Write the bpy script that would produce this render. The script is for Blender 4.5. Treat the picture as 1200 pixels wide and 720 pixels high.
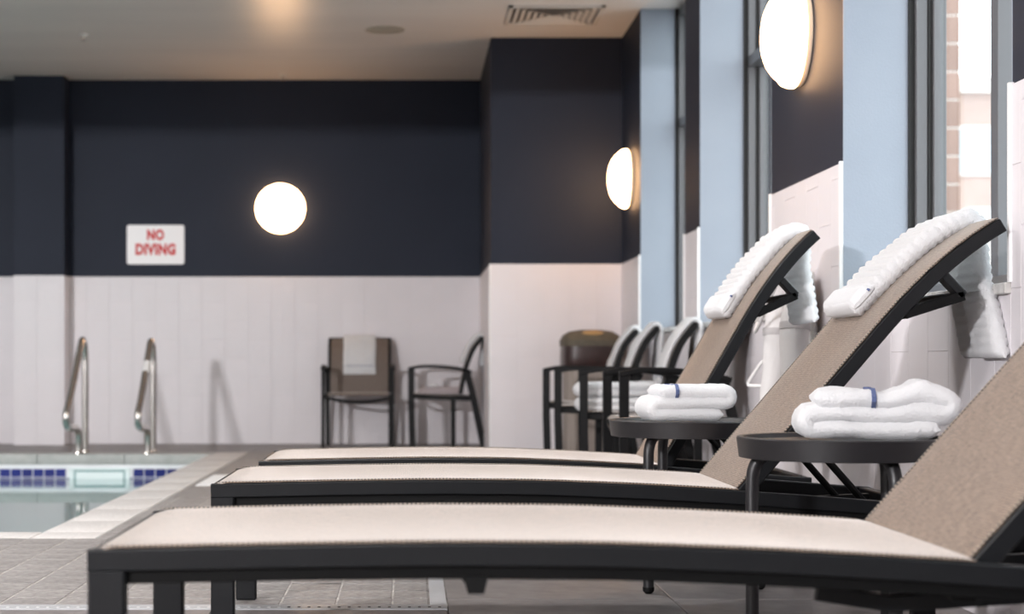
import bpy, bmesh, math, random
from mathutils import Vector, Matrix, noise
from math import sin, cos, pi, radians as R
random.seed(7)
for o in list(bpy.data.objects): bpy.data.objects.remove(o)
SC = bpy.context.scene
COL = SC.collection
# ------------------------------------------------------------------ camera, sky, lights, exposure
CAMZ = 0.70
cam = bpy.data.cameras.new('camera'); camo = bpy.data.objects.new('camera', cam); COL.objects.link(camo)
camo.location = (0, 0, CAMZ); camo.rotation_euler = (pi/2, 0, 0)
cam.sensor_width = 36; cam.lens = 60; cam.shift_x = 0.1; cam.shift_y = 0.0533
cam.clip_start = 0.05; cam.clip_end = 300
cam.dof.use_dof = True; cam.dof.focus_distance = 4.75; cam.dof.aperture_fstop = 3.5
SC.camera = camo
vs = SC.view_settings
vs.view_transform = 'Standard'; vs.look = 'None'; vs.gamma = 1; vs.use_curve_mapping = False
vs.exposure = 0.14
w = bpy.data.worlds.new('sky'); SC.world = w; w.use_nodes = True
bgn = w.node_tree.nodes['Background']; bgn.inputs[0].default_value = (0.93, 0.97, 1.0, 1); bgn.inputs[1].default_value = 4.6

def area(name, loc, target, sx, sy, power, color=(1,1,1), portal=False, spread=180):
    l = bpy.data.lights.new(name, 'AREA'); l.shape = 'RECTANGLE'; l.size = sx; l.size_y = sy
    l.energy = power; l.color = color; l.spread = R(spread)
    if portal: l.cycles.is_portal = True
    o = bpy.data.objects.new(name, l); COL.objects.link(o); o.location = loc
    o.rotation_euler = (Vector(target)-Vector(loc)).to_track_quat('-Z', 'Y').to_euler()
    return o
area('rear_key_light', (-6.3, -4.3, 2.9), (-1.0, 14, 1.2), 0.8, 0.3, 980, (0.985, 0.975, 1.0))  # key lamp added for the shadow direction; no rear window is built
for i, (ax, ay) in enumerate(((-3.5, 1.0), (-3.5, 5.5), (-0.6, 1.6), (-3.6, 9.6), (-0.5, 6.0))):
    area('ceiling_fill_light', (ax, ay, 3.06), (ax, ay, 0), 1.2, 0.6, 62, (1.0, 0.98, 0.975))  # unseen lamps added as ambient fill; no panel fixtures are modelled
WX = 1.57          # plane of the right wall
CEIL = 3.097
BY = 14.52         # far wall
TZ = 1.422         # top of the wall tiles
WINS = [(11.60, 9.72), (9.23, 7.40), (6.183, 4.443), (2.6, 0.6), (-0.6, -2.8)]
for (ya, yb) in WINS:
    area('window_sky_portal', (2.02, (ya+yb)/2, 2.0), (0, (ya+yb)/2, 2.0), 2.2, ya-yb, 1, portal=True)

# ------------------------------------------------------------------ materials
def ramp_mix(nt, fac, a, b):
    m = nt.nodes.new('ShaderNodeMix'); m.data_type = 'RGBA'
    nt.links.new(fac, m.inputs[0]); m.inputs[6].default_value = (*a, 1); m.inputs[7].default_value = (*b, 1)
    return m.outputs[2]
def mat(name, col, rough=0.5, metal=0.0, col2=None, scale=8, detail=3, stretch=(1,1,1), bump=0, bscale=None, spec=0.5,
        sheen=0, sheen_rough=0.4, coat=0, rnd=0.0, coords='Object'):
    m = bpy.data.materials.new(name); m.use_nodes = True; nt = m.node_tree
    b = nt.nodes['Principled BSDF']; b.inputs['Base Color'].default_value = (*col, 1)
    b.inputs['Roughness'].default_value = rough; b.inputs['Metallic'].default_value = metal
    b.inputs['Specular IOR Level'].default_value = spec
    b.inputs['Sheen Weight'].default_value = sheen; b.inputs['Sheen Roughness'].default_value = sheen_rough
    b.inputs['Coat Weight'].default_value = coat
    out = None
    if col2 or bump:
        tc = nt.nodes.new('ShaderNodeTexCoord'); mp = nt.nodes.new('ShaderNodeMapping'); mp.inputs['Scale'].default_value = stretch
        nt.links.new(tc.outputs[coords], mp.inputs[0])
    if col2:
        n = nt.nodes.new('ShaderNodeTexNoise'); n.inputs['Scale'].default_value = scale; n.inputs['Detail'].default_value = detail
        nt.links.new(mp.outputs[0], n.inputs[0])
        mr = nt.nodes.new('ShaderNodeMapRange'); mr.inputs[1].default_value = 0.3; mr.inputs[2].default_value = 0.7
        nt.links.new(n.outputs[0], mr.inputs[0])
        out = ramp_mix(nt, mr.outputs[0], col, col2)
    if rnd:
        oi = nt.nodes.new('ShaderNodeObjectInfo'); mr2 = nt.nodes.new('ShaderNodeMapRange')
        mr2.inputs[3].default_value = 1-rnd; mr2.inputs[4].default_value = 1+rnd
        nt.links.new(oi.outputs['Random'], mr2.inputs[0])
        hv = nt.nodes.new('ShaderNodeHueSaturation'); hv.inputs['Color'].default_value = (*col, 1)
        if out: nt.links.new(out, hv.inputs['Color'])
        nt.links.new(mr2.outputs[0], hv.inputs['Value']); out = hv.outputs[0]
    if out: nt.links.new(out, b.inputs['Base Color'])
    if bump:
        n2 = nt.nodes.new('ShaderNodeTexNoise'); n2.inputs['Scale'].default_value = bscale or scale*4; n2.inputs['Detail'].default_value = 4
        nt.links.new(mp.outputs[0], n2.inputs[0])
        bp = nt.nodes.new('ShaderNodeBump'); bp.inputs['Strength'].default_value = bump; bp.inputs['Distance'].default_value = 0.004
        nt.links.new(n2.outputs[0], bp.inputs['Height']); nt.links.new(bp.outputs[0], b.inputs['Normal'])
    return m
def emit(name, col, strength):
    m = bpy.data.materials.new(name); m.use_nodes = True; nt = m.node_tree; b = nt.nodes['Principled BSDF']
    b.inputs['Base Color'].default_value = (0.9, 0.88, 0.84, 1); b.inputs['Roughness'].default_value = 0.2
    b.inputs['Emission Color'].default_value = (*col, 1); b.inputs['Emission Strength'].default_value = strength
    return m
def clear(name, tint, ior, rough=0.0, wave=0.0):
    m = bpy.data.materials.new(name); m.use_nodes = True; nt = m.node_tree; nt.nodes.clear()
    o = nt.nodes.new('ShaderNodeOutputMaterial'); mx = nt.nodes.new('ShaderNodeMixShader')
    t = nt.nodes.new('ShaderNodeBsdfTransparent'); t.inputs[0].default_value = (*tint, 1)
    g = nt.nodes.new('ShaderNodeBsdfGlossy'); g.inputs['Roughness'].default_value = rough
    ge = nt.nodes.new('ShaderNodeNewGeometry'); nsock = ge.outputs['Normal']
    if wave:
        tc = nt.nodes.new('ShaderNodeTexCoord'); n = nt.nodes.new('ShaderNodeTexNoise'); n.inputs['Scale'].default_value = 3.0
        bp = nt.nodes.new('ShaderNodeBump'); bp.inputs['Strength'].default_value = wave; bp.inputs['Distance'].default_value = 0.01
        nt.links.new(tc.outputs['Object'], n.inputs[0]); nt.links.new(n.outputs[0], bp.inputs['Height'])
        nt.links.new(bp.outputs[0], g.inputs['Normal']); nsock = bp.outputs[0]
    # Schlick's Fresnel from |N.I|, the same on both faces of a thin pane
    dt = nt.nodes.new('ShaderNodeVectorMath'); dt.operation = 'DOT_PRODUCT'
    nt.links.new(nsock, dt.inputs[0]); nt.links.new(ge.outputs['Incoming'], dt.inputs[1])
    def mth(op, x, y=None, z=None, first=None):
        k = nt.nodes.new('ShaderNodeMath'); k.operation = op; k.use_clamp = True
        if first is not None: k.inputs[0].default_value = first; nt.links.new(x, k.inputs[1])
        else:
            nt.links.new(x, k.inputs[0])
            if y is not None: k.inputs[1].default_value = y
            if z is not None: k.inputs[2].default_value = z
        return k.outputs[0]
    f0 = ((ior-1)/(ior+1))**2
    c_ = mth('ABSOLUTE', dt.outputs['Value']); c_ = mth('SUBTRACT', c_, first=1.0); c_ = mth('POWER', c_, 5.0); c_ = mth('MULTIPLY_ADD', c_, 1-f0, f0)
    nt.links.new(c_, mx.inputs[0]); nt.links.new(t.outputs[0], mx.inputs[1]); nt.links.new(g.outputs[0], mx.inputs[2])
    nt.links.new(mx.outputs[0], o.inputs[0]); return m
def woven(name, dark, light, scale=420, sheen=0.5, rough=0.6):
    """basket weave sling: crossed thread bands on the fabric, with fine relief"""
    m = bpy.data.materials.new(name); m.use_nodes = True; nt = m.node_tree; b = nt.nodes['Principled BSDF']
    tc = nt.nodes.new('ShaderNodeTexCoord')
    w1 = nt.nodes.new('ShaderNodeTexWave'); w1.bands_direction = 'X'; w1.inputs['Scale'].default_value = scale; w1.inputs['Distortion'].default_value = 1.2
    w2 = nt.nodes.new('ShaderNodeTexWave'); w2.bands_direction = 'Y'; w2.inputs['Scale'].default_value = scale; w2.inputs['Distortion'].default_value = 1.2
    ns = nt.nodes.new('ShaderNodeTexNoise'); ns.inputs['Scale'].default_value = 30; ns.inputs['Detail'].default_value = 5
    ns2 = nt.nodes.new('ShaderNodeTexNoise'); ns2.inputs['Scale'].default_value = 30; ns2.inputs['Detail'].default_value = 5
    mp = nt.nodes.new('ShaderNodeMapping'); mp.inputs['Scale'].default_value = (1, 12, 1)
    mp2 = nt.nodes.new('ShaderNodeMapping'); mp2.inputs['Scale'].default_value = (12, 1, 1)
    nt.links.new(tc.outputs['UV'], mp.inputs[0]); nt.links.new(mp.outputs[0], ns.inputs[0])
    nt.links.new(tc.outputs['UV'], mp2.inputs[0]); nt.links.new(mp2.outputs[0], ns2.inputs[0])
    for q in (w1, w2): nt.links.new(tc.outputs['UV'], q.inputs[0])
    mu = nt.nodes.new('ShaderNodeMath'); mu.operation = 'MULTIPLY'
    nt.links.new(w1.outputs[1], mu.inputs[0]); nt.links.new(w2.outputs[1], mu.inputs[1])
    ad = nt.nodes.new('ShaderNodeMath'); ad.operation = 'ADD'; nt.links.new(ns.outputs[0], ad.inputs[0]); nt.links.new(ns2.outputs[0], ad.inputs[1])
    mr = nt.nodes.new('ShaderNodeMapRange'); mr.inputs[1].default_value = 0.86; mr.inputs[2].default_value = 1.14; nt.links.new(ad.outputs[0], mr.inputs[0])
    a2 = nt.nodes.new('ShaderNodeMath'); a2.operation = 'MULTIPLY_ADD'; a2.inputs[1].default_value = 0.55
    nt.links.new(mr.outputs[0], a2.inputs[0]); nt.links.new(mu.outputs[0], a2.inputs[2])
    nt.links.new(ramp_mix(nt, a2.outputs[0], dark, light), b.inputs['Base Color'])
    bp = nt.nodes.new('ShaderNodeBump'); bp.inputs['Strength'].default_value = 0.25; bp.inputs['Distance'].default_value = 0.001
    nt.links.new(mu.outputs[0], bp.inputs['Height']); nt.links.new(bp.outputs[0], b.inputs['Normal'])
    b.inputs['Roughness'].default_value = rough; b.inputs['Sheen Weight'].default_value = sheen; b.inputs['Sheen Roughness'].default_value = 0.3; b.inputs['Sheen Tint'].default_value = (1.0, 0.955, 0.915, 1)
    b.inputs['Specular IOR Level'].default_value = 0.4
    return m
def stitched(name, dark, light, scale):
    m = bpy.data.materials.new(name); m.use_nodes = True; nt = m.node_tree; b = nt.nodes['Principled BSDF']
    tc = nt.nodes.new('ShaderNodeTexCoord'); w1 = nt.nodes.new('ShaderNodeTexWave'); w1.bands_direction = 'X'
    w1.inputs['Scale'].default_value = scale
    nt.links.new(tc.outputs['UV'], w1.inputs[0])
    mr = nt.nodes.new('ShaderNodeMapRange'); mr.inputs[1].default_value = 0.4; mr.inputs[2].default_value = 0.6
    nt.links.new(w1.outputs[1], mr.inputs[0])
    nt.links.new(ramp_mix(nt, mr.outputs[0], dark, light), b.inputs['Base Color']); b.inputs['Roughness'].default_value = 0.6
    return m

M = {}
M['navy'] = mat('navy_paint', (0.0150, 0.0200, 0.0345), 0.58, col2=(0.0170, 0.0222, 0.038), scale=2, bump=0.12, bscale=220, spec=0.2)
M['blue'] = mat('pale_blue_paint', (0.275, 0.315, 0.375), 0.55, col2=(0.295, 0.335, 0.395), scale=3, bump=0.25, bscale=150)
M['tile'] = mat('white_tile', (0.715, 0.683, 0.703), 0.42, col2=(0.755, 0.71, 0.735), scale=2, rnd=0.006, spec=0.4)
M['grout'] = mat('grout', (0.72, 0.68, 0.70), 0.8)
M['bead'] = mat('white_edge_trim', (0.86, 0.86, 0.86), 0.35)
M['ceiling'] = mat('ceiling_paint', (0.75, 0.695, 0.665), 0.32, col2=(0.81, 0.75, 0.715), scale=1.2, stretch=(0.5, 3, 1), bump=0.05, bscale=40, spec=0.38)
M['shell'] = mat('plain_wall', (0.55, 0.53, 0.53), 0.6)
M['paver'] = mat('grey_paver', (0.165, 0.152, 0.146), 0.5, col2=(0.31, 0.29, 0.28), scale=45, detail=6, rnd=0.10, bump=0.5, bscale=160)
M['joint'] = mat('paver_joint', (0.14, 0.125, 0.12), 0.8, col2=(0.50, 0.46, 0.43), scale=7)
M['mortar'] = mat('pale_mortar', (0.50, 0.47, 0.44), 0.8, col2=(0.24, 0.22, 0.21), scale=14)
M['slab'] = mat('dark_stone_slab', (0.14, 0.127, 0.124), 0.42, col2=(0.215, 0.198, 0.192), scale=14, detail=7, rnd=0.06, bump=0.35, bscale=150)
M['slabjoint'] = mat('slab_joint', (0.10, 0.09, 0.088), 0.8)
M['coping'] = mat('stone_coping', (0.50, 0.475, 0.46), 0.5, col2=(0.68, 0.655, 0.635), scale=60, detail=6, rnd=0.03, bump=0.6, bscale=200)
M['farcoping'] = mat('grey_green_coping', (0.37, 0.385, 0.37), 0.5, col2=(0.44, 0.45, 0.435), scale=20, detail=5, rnd=0.04, bump=0.2, bscale=100)
M['steelstrip'] = mat('brushed_metal_strip', (0.52, 0.53, 0.55), 0.42, 0.6, col2=(0.62, 0.63, 0.65), scale=30, stretch=(1, 8, 1))
M['whitemat'] = mat('white_floor_plate', (0.80, 0.80, 0.80), 0.5)
M['stud'] = mat('stud', (0.75, 0.75, 0.75), 0.3, 0.5)
M['studdark'] = mat('stud_hole', (0.03, 0.03, 0.03), 0.6)
M['steel'] = mat('polished_steel', (0.66, 0.63, 0.60), 0.19, 1.0)
M['frame'] = mat('charcoal_metal', (0.0050, 0.0055, 0.0068), 0.45, 0.0, col2=(0.0062, 0.0068, 0.008), scale=20, bump=0.05, bscale=500, spec=0.26)
M['black'] = mat('black_metal', (0.003, 0.003, 0.0032), 0.6, spec=0.15)
M['chairframe'] = mat('black_chair_metal', (0.004, 0.004, 0.0045), 0.45, spec=0.2)
M['table'] = mat('dark_table_metal', (0.0095, 0.0085, 0.0100), 0.42, col2=(0.0112, 0.010, 0.0117), scale=40, bump=0.08, bscale=600)
M['sling'] = woven('taupe_woven_sling', (0.022, 0.014, 0.010), (0.315, 0.224, 0.165), scale=60, sheen=0.62)
M['chairsling'] = woven('brown_woven_sling', (0.10, 0.075, 0.06), (0.20, 0.155, 0.13), scale=60, sheen=0.45)
M['welt'] = stitched('stitched_sling_edge', (0.02, 0.018, 0.016), (0.32, 0.26, 0.21), 36)
def cloth_through(m, k):
    nt = m.node_tree; b = nt.nodes['Principled BSDF']; o = nt.nodes['Material Output']
    t = nt.nodes.new('ShaderNodeBsdfTranslucent'); t.inputs[0].default_value = b.inputs['Base Color'].default_value
    mx = nt.nodes.new('ShaderNodeMixShader'); mx.inputs[0].default_value = k
    nt.links.new(b.outputs[0], mx.inputs[1]); nt.links.new(t.outputs[0], mx.inputs[2]); nt.links.new(mx.outputs[0], o.inputs[0]); return m
M['towel'] = cloth_through(mat('white_terry', (0.88, 0.88, 0.89), 0.95, bump=1.0, bscale=170, sheen=0.25, spec=0.1), 0.35)
M['towelgrey'] = mat('grey_towel_band', (0.45, 0.46, 0.50), 0.95)
M['towelblue'] = mat('blue_towel_stripe', (0.09, 0.12, 0.25), 0.95, bump=0.9, bscale=220)
M['towelpink'] = mat('mauve_towel', (0.50, 0.44, 0.45), 0.95, bump=0.6, bscale=200)
M['robe'] = mat('white_robe_cloth', (0.62, 0.60, 0.595), 0.9, bump=0.5, bscale=60, sheen=0.2)
M['robeband'] = mat('robe_seam', (0.42, 0.40, 0.40), 0.9)
M['plastic'] = mat('white_plastic', (0.82, 0.81, 0.80), 0.35)
M['shade'] = emit('opal_glass_lit', (1.0, 0.58, 0.29), 17.0)
M['lampbase'] = mat('lamp_base', (0.75, 0.66, 0.54), 0.4)
M['winframe'] = mat('grey_window_metal', (0.135, 0.135, 0.142), 0.38, 0.3)
M['gasket'] = mat('black_gasket', (0.008, 0.008, 0.008), 0.6)
M['glass'] = clear('window_glass', (0.93, 0.96, 0.96), 1.45)
M['marble'] = mat('marble_sill', (0.72, 0.70, 0.68), 0.2, col2=(0.45, 0.43, 0.41), scale=25, detail=6)
M['water'] = clear('pool_water', (0.80, 0.93, 0.93), 1.33, 0.0, wave=0.04)
M['basin'] = mat('pool_plaster', (0.42, 0.50, 0.50), 0.6)
M['pooltile'] = mat('cobalt_tile', (0.012, 0.022, 0.17), 0.15, col2=(0.018, 0.03, 0.21), scale=6, rnd=0.18)
M['poolgrout'] = mat('white_pool_grout', (0.78, 0.80, 0.82), 0.6)
M['skim'] = mat('skimmer_plastic', (0.74, 0.84, 0.84), 0.4)
M['skimdark'] = mat('skimmer_throat', (0.30, 0.46, 0.46), 0.5)
M['sign'] = mat('sign_white', (0.80, 0.78, 0.78), 0.35)
M['red'] = mat('sign_red', (0.60, 0.015, 0.015), 0.5)
M['vent'] = mat('vent_metal', (0.62, 0.57, 0.53), 0.45)
M['ventdark'] = mat('vent_throat', (0.16, 0.14, 0.13), 0.8)
M['speaker'] = mat('speaker_grille', (0.36, 0.33, 0.28), 0.6)
M['leather'] = mat('dark_brown_leather', (0.022, 0.009, 0.008), 0.4, col2=(0.038, 0.015, 0.013), scale=25, bump=0.3, bscale=60)
M['canvas'] = mat('olive_canvas', (0.085, 0.07, 0.048), 0.8, col2=(0.11, 0.09, 0.065), scale=40)
M['tan'] = mat('tan_patch', (0.42, 0.25, 0.10), 0.6)
M['linen'] = mat('taupe_linen', (0.26, 0.22, 0.19), 0.9, col2=(0.34, 0.29, 0.26), scale=10, stretch=(8, 8, 0.3))
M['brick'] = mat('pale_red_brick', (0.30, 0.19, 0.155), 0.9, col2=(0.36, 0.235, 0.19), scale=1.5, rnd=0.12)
M['brickfar'] = mat('hazed_brick', (0.40, 0.285, 0.245), 0.9, col2=(0.44, 0.32, 0.275), scale=1.5)  # paler than the pier brick: window haze put into the colour
M['stone'] = mat('pale_stone', (0.68, 0.64, 0.60), 0.9)
M['asphalt'] = mat('outside_ground', (0.35, 0.35, 0.35), 0.9)
M['farglass'] = mat('far_window_glass', (0.45, 0.53, 0.58), 0.1)

# ------------------------------------------------------------------ mesh helpers
def link(name, me, m, parent=None, loc=None):
    o = bpy.data.objects.new(name, me); COL.objects.link(o)
    if m is not None and not me.materials: me.materials.append(m)
    if parent is not None: o.parent = parent
    if loc is not None: o.location = loc
    return o
def obj(name, bm, m, parent=None, loc=None, smooth=True, ang=35):
    bmesh.ops.recalc_face_normals(bm, faces=bm.faces)
    me = bpy.data.meshes.new(name)
    if smooth:
        for f in bm.faces: f.smooth = True
    bm.to_mesh(me); bm.free()
    if smooth: me.set_sharp_from_angle(angle=R(ang))
    return link(name, me, m, parent, loc)
def thing(name, label, cat, loc=(0,0,0), rz=0, group=None):
    o = bpy.data.objects.new(name, None); COL.objects.link(o); o.location = loc; o.rotation_euler = (0, 0, rz)
    o.empty_display_size = 0.05
    return tag(o, label, cat, group)
def tag(o, label, cat, group=None):
    o['label'] = label; o['category'] = cat
    if group: o['group'] = group
    return o
def struct(o): o['kind'] = 'structure'; return o
def dup(root, loc, rz, label, group=None):
    r = root.copy(); COL.objects.link(r); r.location = loc; r.rotation_euler = (0, 0, rz); r['label'] = label
    if group: r['group'] = group
    for ch in list(root.children):
        c = ch.copy(); COL.objects.link(c); c.parent = r
        for g in list(ch.children):
            d = g.copy(); COL.objects.link(d); d.parent = c
    return r
def box(bm, x0, x1, y0, y1, z0, z1, bev=0.0, seg=1):
    v = [bm.verts.new((x, y, z)) for x in (x0, x1) for y in (y0, y1) for z in (z0, z1)]
    fs = [bm.faces.new([v[i] for i in q]) for q in ((0,1,3,2), (4,6,7,5), (0,4,5,1), (2,3,7,6), (0,2,6,4), (1,5,7,3))]
    if bev:
        es = list({e for f in fs for e in f.edges})
        bmesh.ops.bevel(bm, geom=es, offset=bev, segments=seg, affect='EDGES', profile=0.5)
    return bm
def B(*a, **k): return box(bmesh.new(), *a, **k)
def sweep(bm, pts, prof, side=None, cap=True, closed=False, scales=None):
    """sweep a closed 2-D profile [(a,b)] along pts; a runs along `side` (fixed) or a transported frame"""
    pts = [Vector(p) for p in pts]; n = len(pts); rings = []
    prev = None
    for i, p in enumerate(pts):
        if closed: t = (pts[(i+1) % n]-pts[i-1]).normalized()
        else: t = (pts[min(i+1, n-1)]-pts[max(i-1, 0)]).normalized()
        if side is not None:
            s = Vector(side); s = (s-t*s.dot(t)).normalized()
        else:
            if prev is None:
                a = Vector((0,0,1)) if abs(t.z) < 0.9 else Vector((1,0,0))
                s = t.cross(a).normalized()
            else: s = (prev-t*prev.dot(t)).normalized()
            prev = s
        u = s.cross(t).normalized()
        k = scales[i] if scales else 1.0
        rings.append([bm.verts.new(p+s*(a*k)+u*(b*k)) for a, b in prof])
    m = len(prof)
    for i in range(n if closed else n-1):
        r0, r1 = rings[i], rings[(i+1) % n]
        for j in range(m): bm.faces.new((r0[j], r0[(j+1) % m], r1[(j+1) % m], r1[j]))
    if cap and not closed:
        bm.faces.new(rings[0][::-1]); bm.faces.new(rings[-1])
    return bm
def circ(r, n=10): return [(r*cos(2*pi*i/n), r*sin(2*pi*i/n)) for i in range(n)]
def rect(w, h, c=0.003):
    w /= 2; h /= 2
    return [(-w+c,-h), (w-c,-h), (w,-h+c), (w,h-c), (w-c,h), (-w+c,h), (-w,h-c), (-w,-h+c)]
def tube(pts, r, n=10, **k): return sweep(bmesh.new(), pts, circ(r, n), **k)
def spline(pts, per=6):
    P = [Vector(p) for p in pts]; out = []
    for i in range(len(P)-1):
        p0 = P[max(i-1, 0)]; p1 = P[i]; p2 = P[i+1]; p3 = P[min(i+2, len(P)-1)]
        for k in range(per):
            t = k/per
            out.append(0.5*((2*p1)+(p2-p0)*t+(2*p0-5*p1+4*p2-p3)*t*t+(3*p1-p0-3*p2+p3)*t**3))
    out.append(P[-1]); return out
def lathe(bm, prof, n=40, axis='Z'):
    rings = []
    for r, h in prof:
        if r < 1e-5: rings.append([bm.verts.new((0, 0, h))])
        else: rings.append([bm.verts.new((r*cos(2*pi*i/n), r*sin(2*pi*i/n), h)) for i in range(n)])
    for a, b in zip(rings, rings[1:]):
        for i in range(n):
            j = (i+1) % n
            q = []
            for v in (a[i % len(a)], a[j % len(a)], b[j % len(b)], b[i % len(b)]):
                if v not in q: q.append(v)
            if len(q) > 2: bm.faces.new(q)
    return bm
def interp(tab, u):
    for (a, x), (b, y) in zip(tab, tab[1:]):
        if u <= b: 
            k = (u-a)/(b-a); k = max(0, min(1, k)); return x+(y-x)*k
    return tab[-1][1]
def sheet(path, y0, y1, thick, nw=14, rib=0, per=0.03, nz=0.0, nzs=9, seed=0, uvscale=1.0, edge=0.6, y0e=None, y1e=None, round_=True, ripy=0, calm=None):
    """closed thick cloth following `path` (x,z) in the local XZ plane, spanning y0..y1 (y0e..y1e at the path end)"""
    bm = bmesh.new(); uvl = bm.loops.layers.uv.new('UVMap')
    path = [p for i, p in enumerate(path) if i == 0 or math.hypot(p[0]-path[i-1][0], p[1]-path[i-1][1]) > 1e-7]
    P = [Vector((p[0], 0, p[1])) for p in path]; n = len(P); L = [0]
    for a, b in zip(P, P[1:]): L.append(L[-1]+(b-a).length)
    top, bot = [], []
    for i, p in enumerate(P):
        t = (P[min(i+1, n-1)]-P[max(i-1, 0)]).normalized(); nrm = Vector((-t.z, 0, t.x))
        f = L[i]/L[-1]
        a = y0 if y0e is None else y0+(y0e-y0)*f; b = y1 if y1e is None else y1+(y1e-y1)*f
        ke = min(1.0, (min(L[i], L[-1]-L[i])/(thick*0.5)) if round_ else 1.0); ke = math.sqrt(max(0.06, 1-(1-ke)**2))
        rt, rb = [], []
        for j in range(nw+1):
            v = j/nw; y = a+(b-a)*v
            kw = min(1.0, min(v, 1-v)*(b-a)/(thick*edge+1e-6)); kw = math.sqrt(max(0.06, 1-(1-kw)**2))
            h = thick/2*ke*kw
            r = rib*abs(sin(pi*L[i]/per))**0.7*(0.65 if calm and f > calm else 1) if rib else 0
            d = nz*noise.noise(Vector((p.x*nzs+seed, y*nzs, p.z*nzs))) if nz else 0
            d2 = nz*noise.noise(Vector((p.x*nzs+seed+31, y*nzs+7, p.z*nzs))) if nz else 0
            if nz: d += 0.4*nz*noise.noise(Vector((p.x*nzs*4+seed, y*nzs*4, p.z*nzs*4))); d2 += 0.4*nz*noise.noise(Vector((p.x*nzs*4+seed+9, y*nzs*4, p.z*nzs*4)))
            yy = y+(nz*0.8*noise.noise(Vector((p.x*nzs*.8+seed+5, v*2, p.z*nzs*.8))) if nz else 0)
            if ripy: d += ripy*sin(v*pi*3+seed)*f; d2 -= ripy*sin(v*pi*3+seed)*f
            q = p+nrm*(h+(r+d)*min(1, ke*kw*1.3)); q.y = yy; rt.append((bm.verts.new(q), L[i], y))
            q = p-nrm*(h+(r*0.7+d2)*min(1, ke*kw*1.3)); q.y = yy; rb.append((bm.verts.new(q), L[i], y))
        top.append(rt); bot.append(rb)
    def face(vs):
        f = bm.faces.new([v[0] for v in vs])
        for lp, v in zip(f.loops, vs): lp[uvl].uv = (v[1]*uvscale, v[2]*uvscale)
    for i in range(n-1):
        for j in range(nw):
            face((top[i][j], top[i][j+1], top[i+1][j+1], top[i+1][j])); face((bot[i][j], bot[i+1][j], bot[i+1][j+1], bot[i][j+1]))
        face((top[i][0], top[i+1][0], bot[i+1][0], bot[i][0])); face((top[i][nw], bot[i][nw], bot[i+1][nw], top[i+1][nw]))
    for j in range(nw):
        face((top[0][j], bot[0][j], bot[0][j+1], top[0][j+1])); face((top[-1][j], top[-1][j+1], bot[-1][j+1], bot[-1][j]))
    return bm
def resample(path, step):
    P = [Vector((p[0], p[1])) for p in path]; out = [P[0].copy()]; acc = 0
    tot = sum((b-a).length for a, b in zip(P, P[1:])); n = max(2, int(tot/step)); want = [tot*i/n for i in range(1, n)]
    L = 0
    for a, b in zip(P, P[1:]):
        d = (b-a).length
        while d > 1e-9 and want and want[0] <= L+d:
            out.append(a+(b-a)*((want[0]-L)/d)); want.pop(0)
        L += d
    out.append(P[-1].copy()); return [(p.x, p.y) for p in out]

# ------------------------------------------------------------------ tile fields
_tc = {}
def tile_mesh(key, a, b, th, c, m, name):
    """a plate a x b in local XY, face towards -Z ... front face at local z = th"""
    k = (key, round(a, 4), round(b, 4))
    if k in _tc: return _tc[k]
    bm = bmesh.new()
    o = [(0,0), (a,0), (a,b), (0,b)]; i_ = [(c,c), (a-c,c), (a-c,b-c), (c,b-c)]
    v0 = [bm.verts.new((x, y, 0)) for x, y in o]; v1 = [bm.verts.new((x, y, th-c)) for x, y in o]; v2 = [bm.verts.new((x, y, th)) for x, y in i_]
    for A, Bv in ((v0, v1), (v1, v2)):
        for j in range(4): bm.faces.new((A[j], A[(j+1) % 4], Bv[(j+1) % 4], Bv[j]))
    bm.faces.new(v2); bm.faces.new(v0[::-1])
    me = bpy.data.meshes.new(name); bm.to_mesh(me); bm.free(); me.materials.append(m)
    _tc[k] = me; return me
def cut(a0, a1, start, size):
    """intervals of a running pattern clipped to a0..a1"""
    k = math.floor((a0-start)/size); out = []
    while start+k*size < a1-1e-6:
        lo = max(a0, start+k*size); hi = min(a1, start+(k+1)*size)
        if hi-lo > 0.02: out.append((k, lo, hi))
        k += 1
    return out
TW, TH = 0.197, 0.32
def wall_tiles(parent, origin, udir, ndir, u0, u1, z0, z1, ustart=0.0, gap=0.0014, th=0.003):
    """wall tiles on the plane through origin; u along udir, z up, facing ndir"""
    ud, nd = Vector(udir), Vector(ndir); zd = Vector((0, 0, 1))
    mx = Matrix((ud, zd, nd)).transposed().to_4x4()
    for k, a, b in cut(u0, u1, ustart, TW):
        for _, c, d in cut(z0, z1, 0.09 if k % 2 else -0.07, TH):
            me = tile_mesh('t', b-a-gap, d-c-gap, th, 0.0009, M['tile'], 'tile')
            o = link('tile', me, None, parent)
            q = mx.copy(); q.translation = Vector(origin)+ud*(a+gap/2)+zd*(c+gap/2); o.matrix_local = q

# ------------------------------------------------------------------ structure: floor
PX0, PX1 = -8.6, -1.495           # pool opening (inside of coping)
PY0, PY1 = 7.0, 12.9
CW = 0.25
FX0, FY0 = -9.0, -5.0
bm = bmesh.new()
FT = -0.006
for (x0, x1, y0, y1) in ((FX0, 1.9, FY0, PY0-CW), (PX1+CW, 1.9, PY0-CW, BY), (FX0, PX1+CW, PY1+CW, BY)):
    box(bm, x0, x1, y0, y1, -0.12, FT)
floor = struct(obj('floor', bm, M['joint'], smooth=False))
PAV = 0.162
def pavers(x0, x1, y0, y1, budget):
    for kx, a, b in cut(x0, x1, -0.05, PAV):
        for ky, c, d in cut(y0, y1, 4.89, PAV):
            me = tile_mesh('p', b-a-0.006, d-c-0.014, 0.006, 0.002, M['paver'], 'brick')
            o = link('brick', me, None, floor, (a+0.003, c+0.007, FT+random.uniform(-0.0008, 0.0012)))
pavers(-2.05, 0.058, 4.905, PY0-CW-0.002, 0)
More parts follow.
